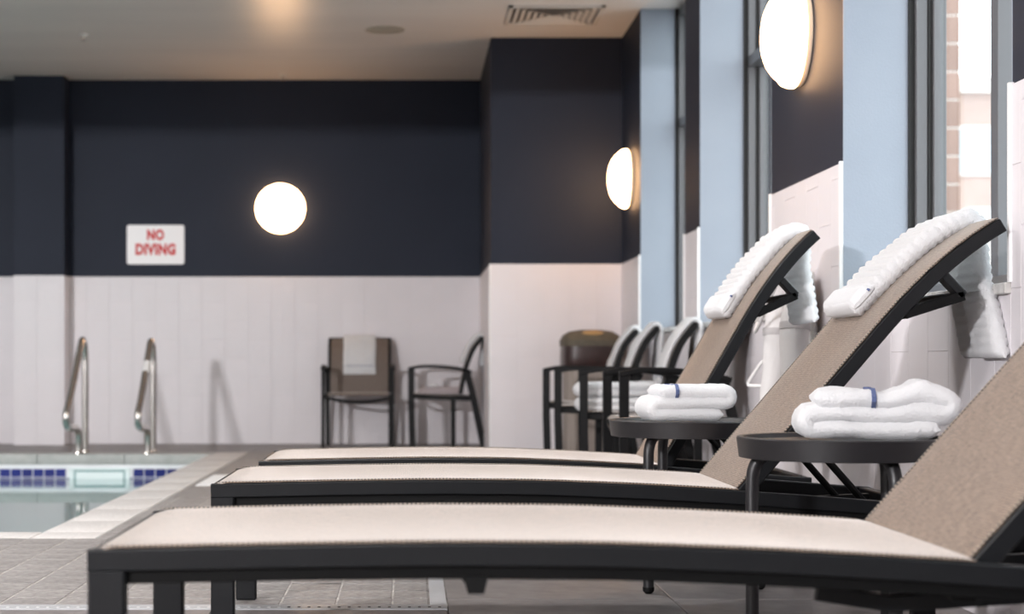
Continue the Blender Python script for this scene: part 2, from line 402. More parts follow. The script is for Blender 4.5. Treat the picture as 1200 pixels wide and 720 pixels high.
pavers(PX1+CW+0.004, 0.058, PY0-CW-0.002, 4.89+PAV*24, 0)
bm = bmesh.new()
for kx, a, b in cut(PX1+CW+0.004, 0.058, -0.05, PAV):
    for ky, c, d in cut(4.89+PAV*24, BY-1.33, 4.89, PAV):
        if d-c > 0.02: box(bm, a+0.003, b-0.003, c+0.0055, d-0.0055, FT, 0.0)
o = obj('paver_field', bm, M['paver'], floor, smooth=False); o['kind'] = 'stuff'
bm = bmesh.new()
for k in range(13):
    x = -0.05-PAV*k
    box(bm, x-0.0032, x+0.0032, 4.905, PY0-CW-0.004 if x < PX1+CW else BY-1.34, FT-0.001, -0.0012)
o = obj('mortar_joints', bm, M['mortar'], floor, smooth=False); o['kind'] = 'stuff'
def slabs(x0, x1, y0, y1, xs, ys, size=0.664):
    for kx, a, b in cut(x0, x1, xs, size):
        for ky, c, d in cut(y0, y1, ys, size):
            me = tile_mesh('s', b-a-0.004, d-c-0.009, 0.006, 0.0015, M['slab'], 'slab')
            link('slab', me, None, floor, (a+0.002, c+0.002, FT))
slabs(0.109, WX, 2.4, 12.62, 0.109, 5.02-0.664*4)
slabs(-3.4, 0.107, 2.4, 4.815, 0.109, 5.02-0.664*4)
slabs(-4.2, 0.6, PY1+CW+0.004, BY, 0.109, PY1+CW)
slabs(0.058, 0.6, 12.62, BY-1.33, 0.109, PY1+CW)
# metal edging strips
t1 = obj('trim_1', B(-3.4, 0.107, 4.82, 4.90, FT, 0.002, bev=0.001), M['steelstrip'], smooth=False); struct(t1)
bmd, bml = bmesh.new(), bmesh.new()
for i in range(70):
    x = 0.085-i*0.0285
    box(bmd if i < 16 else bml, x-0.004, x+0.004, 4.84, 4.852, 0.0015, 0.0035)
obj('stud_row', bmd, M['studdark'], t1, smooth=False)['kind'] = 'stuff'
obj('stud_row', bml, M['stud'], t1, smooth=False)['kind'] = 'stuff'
struct(obj('trim_2', B(0.060, 0.107, 4.90, 12.6, FT, 0.002, bev=0.001), M['steelstrip'], smooth=False))
struct(obj('trim_3', B(-1.205, 0.045, 9.60, 10.50, FT, 0.004, bev=0.001), M['whitemat'], smooth=False))

# ------------------------------------------------------------------ structure: ceiling and walls
struct(obj('ceiling', B(FX0, 1.95, FY0, BY+0.2, CEIL, CEIL+0.15), M['ceiling'], smooth=False))
struct(obj('trim_shade_beam', B(FX0, WX, 8.6, 8.9, 2.735, CEIL), M['ceiling'], smooth=False))   # unseen beam added just above the view to shade the upper far wall
# far wall with its pilaster
bm = bmesh.new(); box(bm, FX0, 0.7, BY, BY+0.2, -0.02, CEIL)
box(bm, -3.317, -2.895, 14.30, BY+0.01, -0.02, CEIL)
wb = struct(obj('wall_back', bm, M['navy'], smooth=False))
struct_g = obj('tile_backing', B(FX0, 0.6, BY-0.002, BY, -0.006, TZ), M['grout'], wb, smooth=False)
wall_tiles(wb, (0, BY-0.002, 0), (1,0,0), (0,-1,0), -2.895, 0.6, 0.0, TZ, 0.6)
wall_tiles(wb, (0, BY-0.002, 0), (1,0,0), (0,-1,0), -4.4, -3.317, 0.0, TZ, 0.6)
bm = bmesh.new(); box(bm, -3.319, -2.893, 14.298, BY, -0.006, TZ); obj('tile_backing', bm, M['grout'], wb, smooth=False)
wall_tiles(wb, (0, 14.298, 0), (1,0,0), (0,-1,0), -3.319, -2.893, 0.0, TZ, -3.319)
wall_tiles(wb, (-2.893, 0, 0), (0,1,0), (1,0,0), 14.298, BY-0.004, 0.0, TZ, 14.298)
# block that steps forward on the right
CY = 12.62
wc = struct(obj('wall_corner', B(0.60, 1.95, CY, BY, -0.02, CEIL), M['navy'], smooth=False))
obj('tile_backing', B(0.598, WX, CY-0.002, BY, -0.006, TZ), M['grout'], wc, smooth=False)
wall_tiles(wc, (0, CY-0.002, 0), (1,0,0), (0,-1,0), 0.598, WX, 0.0, TZ, 0.598)
wall_tiles(wc, (0.598, 0, 0), (0,-1,0), (-1,0,0), -(BY-0.01), -CY, 0.0, TZ, -CY)
obj('edge_trim', B(0.588, 0.600, CY-0.012, CY+0.002, 0, TZ), M['bead'], wc, smooth=False)
# right wall: pillars, aprons under the windows
SILL = 0.907
segs = []; last = CY
bm = bmesh.new()
for ya, yb in WINS:
    box(bm, WX, 1.93, ya, last, -0.02, CEIL); segs.append((ya, last)); last = yb
    box(bm, WX, 1.93, yb, ya, -0.02, SILL-0.03)
box(bm, WX, 1.93, FY0, last, -0.02, CEIL); segs.append((FY0, last))
for y0, y1 in ((9.26, 9.70), (11.62, CY)): box(bm, 1.92, 2.06, y0, y1, -0.02, CEIL)   # outer brickwork return
wr = struct(obj('wall_right', bm, M['navy'], smooth=False))
for a, b in segs: obj('tile_backing', B(WX-0.002, WX, a, b, -0.006, TZ), M['grout'], wr, smooth=False)
for a, b in segs[:4]:
    wall_tiles(wr, (WX-0.002, 0, 0), (0,-1,0), (-1,0,0), -b, -max(a, 2.6), 0.0, TZ, -5.353)
for (ya, yb) in WINS[:3]:
    obj('tile_backing', B(WX-0.002, WX, yb, ya, -0.006, SILL-0.03), M['grout'], wr, smooth=False)
    wall_tiles(wr, (WX-0.002, 0, 0), (0,-1,0), (-1,0,0), -ya, -yb, 0.0, SILL-0.03, -5.353)
for i, (ya, yb) in enumerate(WINS):
    for y in (ya, yb):
        s = -1 if y == ya else 1
        y0, y1 = sorted((y, y+s*0.006))
        obj('reveal', B(WX, 1.93, y0, y1, SILL, CEIL), M['blue'], wr, smooth=False)
        y0, y1 = sorted((y+s*0.004, y-s*0.010))
        obj('edge_trim', B(WX-0.013, WX+0.012, y0, y1, SILL, TZ+0.004), M['bead'], wr, smooth=False)
# room shell behind and left of the camera
struct(obj('wall_left', B(FX0-0.2, FX0, FY0, BY, -1.5, CEIL), M['shell'], smooth=False))
struct(obj('wall_front', B(FX0, 1.95, FY0-0.2, FY0, -0.1, CEIL), M['shell'], smooth=False))

# ------------------------------------------------------------------ windows
for i, (ya, yb) in enumerate(WINS):
    root = bpy.data.objects.new('window_%d' % (i+1), None); COL.objects.link(root); struct(root)
    f0, f1 = 1.825, 1.93
    for s, y in ((-1, ya-0.006), (1, yb+0.006)):
        def span(a, b): return sorted((y+s*a, y+s*b))
        a, b = span(0, 0.012); obj('gasket', B(f0-0.022, f0+0.03, a, b, SILL, CEIL), M['gasket'], root, smooth=False)
        a, b = span(0, 0.035); jb = obj('jamb', B(f0, f0+0.04, a, b, SILL, CEIL, bev=0.002), M['winframe'], root, smooth=False)
        a, b = span(0, 0.042); obj('bead', B(f0+0.04, f0+0.055, a, b, SILL, CEIL), M['gasket'], jb, smooth=False)
        a, b = span(0, 0.06); obj('stop', B(f0+0.055, f0+0.10, a, b, SILL, CEIL, bev=0.002), M['winframe'], jb, smooth=False)
    my = (ya+yb)/2 if i != 2 else 5.36
    obj('mullion', B(f0+0.01, f1, my-0.035, my+0.03, SILL, CEIL, bev=0.002), M['winframe'], root, smooth=False)
    obj('transom', B(f0, f1, yb+0.006, ya-0.006, 2.285, 2.345, bev=0.002), M['winframe'], root, smooth=False)
    obj('head', B(f0, f1, yb+0.006, ya-0.006, CEIL-0.05, CEIL, bev=0.002), M['winframe'], root, smooth=False)
    obj('bottom_rail', B(f0, f1, yb+0.006, ya-0.006, SILL, SILL+0.06, bev=0.002), M['winframe'], root, smooth=False)
    for p0, p1 in ((yb+0.06, my-0.035), (my+0.03, ya-0.06)):
        for z0, z1 in ((SILL+0.06, 2.285), (2.345, CEIL-0.05)):
            obj('pane', B(f0+0.072, f0+0.078, p0, p1, z0, z1), M['glass'], root, smooth=False)
    obj('sill', B(WX-0.02, 1.93, yb+0.001, ya-0.001, SILL-0.03, SILL, bev=0.003), M['marble'], root, smooth=False)

# ------------------------------------------------------------------ outside the windows
gnd = struct(obj('floor_outside', B(1.95, 60, -20, 120, -0.3, -0.2), M['asphalt'], smooth=False))
pier = thing('brick_pier', 'tall pale red brick pier with light stone joints outside the nearest window', 'pier', (6.25, 20, -0.2))
obj('core', B(0.01, 0.19, 0.01, 0.39, 0, 8.2), M['stone'], pier, smooth=False)
for k in range(25):
    if k == 0:
        blk = obj('block', B(0, 0.2, 0, 0.4, 0.02, 0.33, bev=0.004), M['brick'], pier, (0, 0, 0), smooth=False)
    else:
        c = blk.copy(); COL.objects.link(c); c.parent = pier; c.location = (0, 0, k*0.33)
bld = thing('brick_building', 'pale brick building with square white windows seen through the nearest window', 'building', (9.2, 34, -0.2))
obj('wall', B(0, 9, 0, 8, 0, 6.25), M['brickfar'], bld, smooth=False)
obj('cornice', B(-0.1, 9.1, -0.15, 8, 6.25, 6.55), M['stone'], bld, smooth=False)
for k in range(4):
    for z0 in (1.0, 4.6):
        fr = obj('window', B(1.35+k*1.9, 2.85+k*1.9, -0.05, 0.1, z0, z0+1.0), M['stone'], bld, smooth=False)
        for q in range(2):
            obj('pane', B(1.41+k*1.9+q*0.72, 2.07+k*1.9+q*0.72, -0.07, -0.04, z0+0.06, z0+0.94), M['farglass'], fr, smooth=False)
obj('porch_roof', B(1.0, 9, -3.0, 0, 3.45, 3.7), M['bead'], bld, smooth=False)
obj('porch_wall', B(1.6, 9, -2.4, 0, 0, 3.45), M['stone'], bld, smooth=False)

# ------------------------------------------------------------------ swimming pool
pool = thing('swimming_pool', 'indoor pool with still water, stone coping and cobalt waterline tiles at left', 'pool', (0, 0, 0))
bm = bmesh.new(); ZB = -1.3
box(bm, PX0, PX1+0.2, PY0-0.2, PY1+0.2, ZB-0.1, ZB)
box(bm, PX0, PX1, PY1, PY1+0.2, ZB, -0.08); box(bm, PX0, PX1, PY0-0.2, PY0, ZB, -0.08); box(bm, PX1, PX1+0.2, PY0-0.2, PY1+0.2, ZB, -0.08)
obj('basin', bm, M['basin'], pool, smooth=False)
WZ = -0.184
bm = bmesh.new(); bm.faces.new([bm.verts.new(p) for p in ((PX0, PY0, WZ), (PX1, PY0, WZ), (PX1, PY1-0.006, WZ), (PX0, PY1-0.006, WZ))])
obj('water', bm, M['water'], pool, smooth=False)
obj('grout_band', B(PX0, PX1, PY1-0.006, PY1, -0.30, -0.08), M['poolgrout'], pool, smooth=False)
def cop(x0, x1, y0, y1, m):
    obj('coping_stone', B(x0+0.0015, x1-0.0015, y0+0.0015, y1-0.0015, -0.08, 0.0, bev=0.006, seg=2), m, pool)
x = PX1
for k in range(8): cop(x-0.66, x, PY1-0.012, PY1+CW, M['farcoping']); x -= 0.66
cop(PX1, PX1+CW, PY1-0.012, PY1+CW, M['coping'])
y = PY1-0.012
while y > PY0+0.1:
    cop(PX1-0.012, PX1+CW, max(PY0-0.0, y-0.6), y, M['coping']); y -= 0.6
cop(PX1-0.012, PX1+CW, PY0-CW, PY0, M['coping'])
x = PX1-0.012
for k in range(4): cop(x-0.6, x, PY0-CW, PY0+0.012, M['coping']); x -= 0.6
SK0, SK1 = -2.57, -2.11
x = PX1-0.01
k = 0
while x > -4.1:
    for z in (-0.174, -0.240):
        if not (x-0.078 < SK1 and x > SK0 and z > -0.2) :
            me = tile_mesh('pt', 0.077, 0.060, 0.005, 0.001, M['pooltile'], 'tile')
            o = link('tile', me, None, pool)
            q = Matrix(((1,0,0), (0,0,-1), (0,1,0))).to_4x4(); q.translation = Vector((x-0.077, PY1-0.006, z+0.002)); o.matrix_local = q
    x -= 0.084
sk = obj('skimmer', bmesh.new(), M['skim'], pool, smooth=False)
bm = bmesh.new()
for a in ((SK0, SK1, -0.118, -0.104), (SK0, SK1, -0.29, -0.262), (SK0, SK0+0.035, -0.27, -0.115), (SK1-0.035, SK1, -0.27, -0.115)):
    box(bm, a[0], a[1], PY1-0.024, PY1-0.004, a[2], a[3])
bm.to_mesh(sk.data); bm.free()
obj('throat', B(SK0+0.03, SK1-0.03, PY1-0.012, PY1-0.005, -0.265, -0.115), M['skimdark'], sk, smooth=False)
obj('flap', B(SK0+0.05, SK1-0.05, PY1-0.020, PY1-0.011, -0.24, -0.135, bev=0.004), M['skim'], sk, smooth=False)

def handrail(x, label, dz, sleeve):
    r = thing('pool_handrail', label, 'handrail', (x, 13.22, 0), 0, 'steel handrails at the pool edge')
    pts = spline([(0, 0.0, 0), (0, 0, 0.3), (0, 0, 0.62), (0, -0.005, 0.76+dz), (0, -0.05, 0.85+dz), (0, -0.12, 0.862+dz), (0, -0.20, 0.80+dz),
                  (0, -0.40, 0.60), (0, -0.60, 0.42), (0, -0.72, 0.33), (0, -0.735, 0.265), (0, -0.68, 0.22), (0, -0.55, 0.205), (0, -0.38, 0.20),
                  (0, -0.285, 0.165), (0, -0.26, 0.09), (0, -0.26, 0.0)], 6)
    obj('tube', tube(pts, 0.026, 16), M['steel'], r, ang=60)
    for y in (0, -0.26):
        bm = lathe(bmesh.new(), [(0, 0.02), (0.03, 0.02), (0.045, 0.012), (0.05, 0.0), (0, 0)], 20)
        obj('flange', bm, M['steel'], r, (0, y, 0))
    if sleeve: obj('sleeve', tube([(0, -0.30, 0.70+dz), (0, -0.385, 0.617)], 0.0295, 14), M['plastic'], r)
handrail(-2.513, 'polished steel handrail loop at the pool edge nearer the pilaster', 0.0, False)
handrail(-1.987, 'polished steel handrail loop with a white sleeve near its top', -0.01, True)

# ------------------------------------------------------------------ things on walls and ceiling
def wall_lamp(loc, mtx, label):
    r = thing('wall_lamp', label, 'lamp', loc, 0, 'round opal wall lamps'); r.rotation_euler = mtx
    prof = [(0.203, 0.024), (0.210, 0.028), (0.209, 0.05), (0.200, 0.072), (0.194, 0.077), (0.186, 0.083), (0.176, 0.096), (0.160, 0.112), (0.135, 0.131), (0.10, 0.146), (0.06, 0.155), (0.025, 0.159), (0, 0.16)]
    obj('shade', lathe(bmesh.new(), prof, 48), M['shade'], r)
    obj('back_plate', lathe(bmesh.new(), [(0, 0), (0.198, 0), (0.204, 0.004), (0.204, 0.0235), (0, 0.0235)], 40), M['lampbase'], r)
wall_lamp((-1.097, BY, 2.0), (R(90), 0, 0), 'round opal lamp seen face on, on the dark far wall')
wall_lamp((WX, 12.13, 2.0), (R(90), 0, R(-90)), 'smaller looking lit opal wall lamp in the far right corner')
wall_lamp((WX, 6.83, 2.005), (R(90), 0, R(-90)), 'large lit opal wall lamp on the pillar at top right')

sg = thing('wall_sign', 'white wall sign reading NO DIVING in red capitals', 'sign', (-2.16, BY, 1.695))
def rrect(bm, w_, h_, r, d0, d1, n=5):
    pts = []
    for cx, cz, a0 in ((w_/2-r, h_/2-r, 0), (-w_/2+r, h_/2-r, 90), (-w_/2+r, -h_/2+r, 180), (w_/2-r, -h_/2+r, 270)):
        for i in range(n+1):
            a = R(a0+90*i/n); pts.append((cx+r*cos(a), cz+r*sin(a)))
    f = [bm.verts.new((x, d1, z)) for x, z in pts]; b = [bm.verts.new((x, d0, z)) for x, z in pts]
    bm.faces.new(f); bm.faces.new(b[::-1])
    for i in range(len(pts)): bm.faces.new((f[i], f[i-1], b[i-1], b[i]))
    return bm
obj('board', rrect(bmesh.new(), 0.487, 0.334, 0.02, 0, -0.008), M['sign'], sg, smooth=False)
def text_mesh(body, size, sx, bold):
    cu = bpy.data.curves.new('t', 'FONT'); cu.body = body; cu.size = size; cu.align_x = 'CENTER'; cu.align_y = 'CENTER'; cu.offset = bold; cu.extrude = 0.0008
    cu.space_character = 1.10
    to = bpy.data.objects.new('t', cu); COL.objects.link(to)
    dg = bpy.context.evaluated_depsgraph_get(); me = bpy.data.meshes.new_from_object(to.evaluated_get(dg))
    bpy.data.objects.remove(to); 
    for v in me.vertices: v.co.x *= sx
    return me
for body, w_, h_, dz in (('NO', 0.146, 0.094, 0.083), ('DIVING', 0.342, 0.101, -0.040)):
    me = text_mesh(body, 0.142, 1.0, 0.0085); me.materials.clear()
    xs = [v.co.x for v in me.vertices]; ys = [v.co.y for v in me.vertices]
    for v in me.vertices:
        v.co.x = ((v.co.x-min(xs))/(max(xs)-min(xs))-0.5)*w_; v.co.y = ((v.co.y-min(ys))/(max(ys)-min(ys))-0.5)*h_
    o = link('lettering', me, M['red'], sg, (0, -0.0092, dz)); o.rotation_euler = (R(90), 0, 0)

vt = thing('ceiling_vent', 'square louvred air vent set in the ceiling near the windows', 'vent', (0.995, 11.775, CEIL))
h = 0.325
obj('throat', B(-h, h, -0.3, 0.3, -0.004, 0), M['ventdark'], vt, smooth=False)
bm = bmesh.new()
for a in ((-h, h, -0.305, -0.275), (-h, h, 0.275, 0.305), (-h, -h+0.03, -0.305, 0.305), (h-0.03, h, -0.305, 0.305)): box(bm, *a, -0.016, 0, bev=0.002)
obj('frame', bm, M['vent'], vt, smooth=False)
for side in range(4):
    for k in range(6):
        d = 0.275-0.044*k; L_ = d-0.02
        if L_ < 0.02: continue
        bm = bmesh.new()
        v = [bm.verts.new(p) for p in ((-L_, -d, -0.016), (L_, -d, -0.016), (L_*0.9, -d+0.03, -0.003), (-L_*0.9, -d+0.03, -0.003),
                                       (-L_, -d+0.004, -0.016), (L_, -d+0.004, -0.016))]
        bm.faces.new((v[0], v[1], v[2], v[3])); bm.faces.new((v[0], v[4], v[5], v[1])); bm.faces.new((v[4], v[3], v[2], v[5]))
        bm.faces.new((v[0], v[3], v[4])); bm.faces.new((v[1], v[5], v[2]))
        o = obj('slat', bm, M['vent'], vt, smooth=False); o.rotation_euler = (0, 0, side*pi/2)
sp = thing('ceiling_speaker', 'round flush ceiling speaker with a dull tan grille', 'speaker', (-0.178, 12.31, CEIL))
obj('grille', lathe(bmesh.new(), [(0, -0.008), (0.11, -0.006), (0.124, 0), (0, 0)], 40), M['speaker'], sp)
obj('rim', lathe(bmesh.new(), [(0.124, -0.002), (0.128, -0.009), (0.142, -0.006), (0.144, 0)], 40), M['speaker'], sp)
for (x, y, lb) in ((-2.385, 12.5, 'small ceiling sprinkler head near the left pilaster'), (-1.06, 14.28, 'small ceiling sprinkler head beside the far wall')):
    s_ = thing('sprinkler', lb, 'sprinkler', (x, y, CEIL), 0, 'ceiling sprinklers')
    obj('plate', lathe(bmesh.new(), [(0, -0.006), (0.03, -0.006), (0.034, 0), (0, 0)], 20), M['plastic'], s_)
    obj('head', lathe(bmesh.new(), [(0, -0.045), (0.016, -0.045), (0.016, -0.042), (0.006, -0.038), (0.008, -0.006), (0, -0.006)], 14), M['steel'], s_)

# ------------------------------------------------------------------ sun loungers
ARCH = [(0, 0), (0.08, 0.003), (0.15, 0.006), (0.3, 0.010), (0.45, 0.008), (0.6, -0.003), (0.73, -0.017), (0.85, -0.033), (1, -0.055)]
def ssmooth(tab, u): return (interp(tab, u-0.03)+interp(tab, u)+interp(tab, u+0.03))/3
def lounger(X0, D, z0, hinge, ang, label, total=1.86, blen=0.93, W=0.66, low=0.022):
    t = thing('sun_lounger', label, 'sun lounger', (X0, D, 0), 0, 'sun loungers in a row')
    zz = lambda x: z0+(interp(ARCH, max(0, x/total)) if x/total < 0.03 else ssmooth(ARCH, x/total))
    RH, RW = 0.036, 0.034
    N = 40
    for yc, nm in ((RW/2, 'side_rail'), (W-RW/2, 'side_rail')):
        pts = [(total*i/N, yc, zz(total*i/N)-RH/2) for i in range(N+1)]
        obj('side_rail', sweep(bmesh.new(), pts, rect(RW, RH, 0.003), side=(0, 1, 0)), M['frame'], t)
        s = 1 if yc < W/2 else -1
        pts = [(0.055+(total-0.12)*i/N, yc+s*0.006, zz(0.055+(total-0.12)*i/N)-RH-low/2+0.001) for i in range(N+1)]
        obj('lower_rail', sweep(bmesh.new(), pts, rect(0.02, low, 0.002), side=(0, 1, 0)), M['black'], t)
        for x in (0.0, total-0.06):
            obj('leg', B(x, x+0.06, yc-RW/2, yc+RW/2, 0.0, zz(x+0.03)-RH+0.004, bev=0.004), M['frame'], t)
        x = 0.62
        bm = bmesh.new(); v = []
        for zq, hw in ((zz(x)-RH-0.016, 0.020), (zz(x)-RH-0.044, 0.013)):
            v.append([bm.verts.new((x+a*hw, yc+b*0.013, zq)) for a, b in ((-1,-1), (1,-1), (1,1), (-1,1))])
        for j in range(4): bm.faces.new((v[0][j], v[0][(j+1) % 4], v[1][(j+1) % 4], v[1][j]))
        bm.faces.new(v[0]); bm.faces.new(v[1][::-1]); obj('bumper', bm, M['black'], t, smooth=False)
    obj('end_rail', B(0.0, 0.034, RW, W-RW, z0-RH, z0-0.001, bev=0.003), M['frame'], t)
    obj('end_rail', B(total-0.034, total, RW, W-RW, zz(total)-RH, zz(total), bev=0.003), M['frame'], t)
    obj('crossbar', B(0.60, 0.64, RW, W-RW, zz(0.62)-RH-0.03, zz(0.62)-RH-0.004, bev=0.003), M['black'], t)
    obj('crossbar', B(hinge-0.03, hinge+0.01, RW, W-RW, zz(hinge)-RH-0.03, zz(hinge)-RH-0.004, bev=0.003), M['black'], t)
    # seat sling
    xs = [0.012+(hinge-0.012)*i/44 for i in range(45)]
    path = [(x, zz(x)+0.003) for x in xs]
    bm = sheet(path, 0.008, W-0.008, 0.006, nw=12, edge=1.5, round_=False)
    for v in bm.verts:   # the fabric is drawn tight: a shallow dip across and a soft roll over the end rail
        u = v.co.y/W; v.co.z -= 0.010*(1-(2*u-1)**2)*min(1, v.co.x/0.25)*min(1, max(0, hinge-v.co.x)/0.25)
        if v.co.x < 0.03: v.co.z -= 0.006
    obj('seat_sling', bm, M['sling'], t)
    for y in (0.010, W-0.010):
        bmw = sheet([(x, zz(x)+0.0045) for x in xs], y-0.003, y+0.003, 0.0036, nw=2, edge=0.4)
        obj('welt', bmw, M['welt'], t)
    # back
    hz = zz(hinge)-0.004; P = []
    n = 40
    px, pz = hinge, hz
    for i in range(n+1):
        P.append((px, pz)); u = i/n
        a = R(ang+1.5-interp([(0, 0), (0.55, 0), (0.7, 4), (0.85, 11), (1.0, 20)], u)*1.0)
        px += blen/n*cos(a); pz += blen/n*sin(a)
    def off(i, d):
        a, b = P[max(i-1, 0)], P[min(i+1, n)]; tx, tz = b[0]-a[0], b[1]-a[1]; l = math.hypot(tx, tz); return (P[i][0]-tz/l*d, P[i][1]+tx/l*d)
    IN = 0.036
    for yc in (IN+0.017, W-IN-0.017):
        pts = [(off(i, -0.018)[0], yc, off(i, -0.018)[1]) for i in range(n+1)]
        obj('back_rail', sweep(bmesh.new(), pts, rect(0.034, 0.036, 0.003), side=(0, 1, 0)), M['frame'], t)
    for i in (n-1, 2):
        q = off(i, -0.018)
        obj('back_crossbar', sweep(bmesh.new(), [(q[0], IN+0.034, q[1]), (q[0], W-IN-0.034, q[1])], rect(0.03, 0.03, 0.003)), M['frame'], t)
    path = [off(i, 0.003) for i in range(n+1)]
    bm = sheet(path, IN+0.006, W-IN-0.006, 0.006, nw=12, edge=1.5, round_=False)
    for v in bm.verts:
        pass
    obj('back_sling', bm, M['sling'], t)
    for y in (IN+0.009, W-IN-0.009):
        obj('welt', sheet([off(i, 0.0048) for i in range(n+1)], y-0.003, y+0.003, 0.0036, nw=2, edge=0.4), M['welt'], t)
    # bracket behind the upper back: strut + bar on each side joined by a cross bar
    ib = int(n*0.66); ic = int(n*0.80)
    b0 = off(ib, -0.036); b1 = off(ic, -0.036)
    corner = (b1[0]+0.045, b1[1]-0.055)
    for yc in (IN+0.03, W-IN-0.03):
        obj('bracket', sweep(bmesh.new(), [(b1[0]-0.012, yc, b1[1]+0.005), (corner[0], yc, corner[1])], rect(0.05, 0.022, 0.002), side=(0, 1, 0)), M['frame'], t)
        obj('bracket', sweep(bmesh.new(), [(corner[0], yc, corner[1]), (b0[0]-0.004, yc, b0[1]-0.002)], rect(0.05, 0.026, 0.002), side=(0, 1, 0)), M['black'], t)
    obj('bracket_bar', sweep(bmesh.new(), [(corner[0], IN+0.03, corner[1]), (corner[0], W-IN-0.03, corner[1])], circ(0.011, 10)), M['frame'], t)
    # prop struts and their racks
    ip = int(n*0.27); q = off(ip, -0.03)
    rx = min(total-0.12, q[0]+0.33*sin(R(ang)))
    for yc in (0.16, W-0.16):
        rz = zz(rx)-RH-0.012
        obj('prop_strut', tube([(q[0], yc, q[1]), (rx, yc, rz+0.01)], 0.010, 10), M['black'], t)
        pts = [(hinge-0.22, yc, zz(hinge)-RH-0.03), (hinge-0.10, yc, zz(hinge)-RH-0.05), (total-0.04, yc, zz(total)-0.022)]
        rk = obj('rack', sweep(bmesh.new(), pts, rect(0.022, 0.028, 0.002), side=(0, 1, 0)), M['frame'], t)
    obj('prop_bar', sweep(bmesh.new(), [(rx, 0.05, zz(rx)-RH-0.002), (rx, W-0.05, zz(rx)-RH-0.002)], circ(0.009, 10)), M['black'], t)
    return dict(t=t, P=P, off=off, n=n, X0=X0, D=D)
L1 = lounger(-0.514, 2.72, 0.399, 1.42, 46.5, 'nearest sun lounger, blurred, its raised back cut off by the frame edge', W=0.73)
L2 = lounger(-0.510, 4.376, 0.385, 1.355, 48.0, 'middle sun lounger with a ribbed white towel over its raised back', blen=0.985, low=0.034)
L3 = lounger(-0.4917, 5.555, 0.375, 1.31, 59.0, 'farthest sun lounger, back raised steepest with a towel over it', total=1.80, blen=0.93)

def arc2(c, r, a0, a1, n=8): return [(c[0]+r*cos(R(a0+(a1-a0)*i/n)), c[1]+r*sin(R(a0+(a1-a0)*i/n))) for i in range(n+1)]
def draped(L, f0, yA, yB, yA2, yB2, drop, label, seed, th=0.036):
    off, n = L['off'], L['n']
    path = []
    i0 = int(n*f0)
    for i in range(i0, n-1):
        path.append(off(i, 0.006+th/2+0.004))
    tip = off(n, 0.006+th/2)
    tp = L['P'][n]
    path += [(tp[0]+0.004, tp[1]+0.022), (tp[0]+0.020, tp[1]+0.004), (tp[0]+0.026, tp[1]-0.03)]
    nd = 8
    for k in range(1, nd+1): path.append((tp[0]+0.027+0.002*k, tp[1]-0.03-(drop-0.03)*k/nd))
    fr = resample(path, 0.006)
    ni = len(fr)
    bm = sheet(fr, yA, yB, th, nw=26, rib=0.012, per=0.025, nz=0.005, nzs=7, seed=seed, edge=0.9, calm=1-drop/(sum(math.hypot(b[0]-a[0], b[1]-a[1]) for a, b in zip(fr, fr[1:]))))
    # the hanging half opens like a fan
    zt = tp[1]
    for v in bm.verts:
        if v.co.x > tp[0]+0.004 and v.co.z < zt:
            k = min(1, (zt-v.co.z)/drop); u = (v.co.y-yA)/(yB-yA)
            v.co.y = (yA+(yA2-yA)*k)+u*((yB+(yB2-yB)*k)-(yA+(yA2-yA)*k))
            q = min(1, max(0, (0.50-u)/0.04)); v.co.x -= 0.024*min(1, 2.5*k)*q*q*(3-2*q)   # the near half lies over the far half
    o = obj('draped_towel', bm, M['towel'], None, (L['X0'], L['D'], 0), ang=60)
    tag(o, label, 'towel', 'towels over the lounger backs')
    # smooth hem band and woven blue stripes near the lower end
    def band(s0, s1, d, ya, yb, nm, m, tk):
        L_ = 0; seg = []
        for a, b in zip(fr, fr[1:]):
            if s0 <= L_ <= s1: seg.append(a)
            L_ += math.hypot(b[0]-a[0], b[1]-a[1])
        q = []
        for i, p in enumerate(seg):
            a, b = seg[max(i-1, 0)], seg[min(i+1, len(seg)-1)]; tx, tz = b[0]-a[0], b[1]-a[1]; l = math.hypot(tx, tz) or 1
            q.append((p[0]-tz/l*d, p[1]+tx/l*d))
        if len(q) > 1: obj(nm, sheet(q, ya, yb, tk, nw=16, nz=0.003, nzs=9, seed=seed+3, edge=0.5), m, o)
    band(0.004, 0.085, 0.012, yA-0.006, yB+0.006, 'hem', M['towel'], 0.046)
    band(0.064, 0.077, 0.0165, yA-0.012, yA+0.20, 'stripe', M['towelblue'], 0.048)
    return o
draped(L2, 0.60, 0.25, 0.575, 0.045, 0.45, 0.36, 'ribbed white towel draped over the back of the middle lounger', 2.0)
draped(L3, 0.62, 0.24, 0.565, 0.10, 0.52, 0.30, 'ribbed white towel draped over the back of the farthest lounger', 9.0)

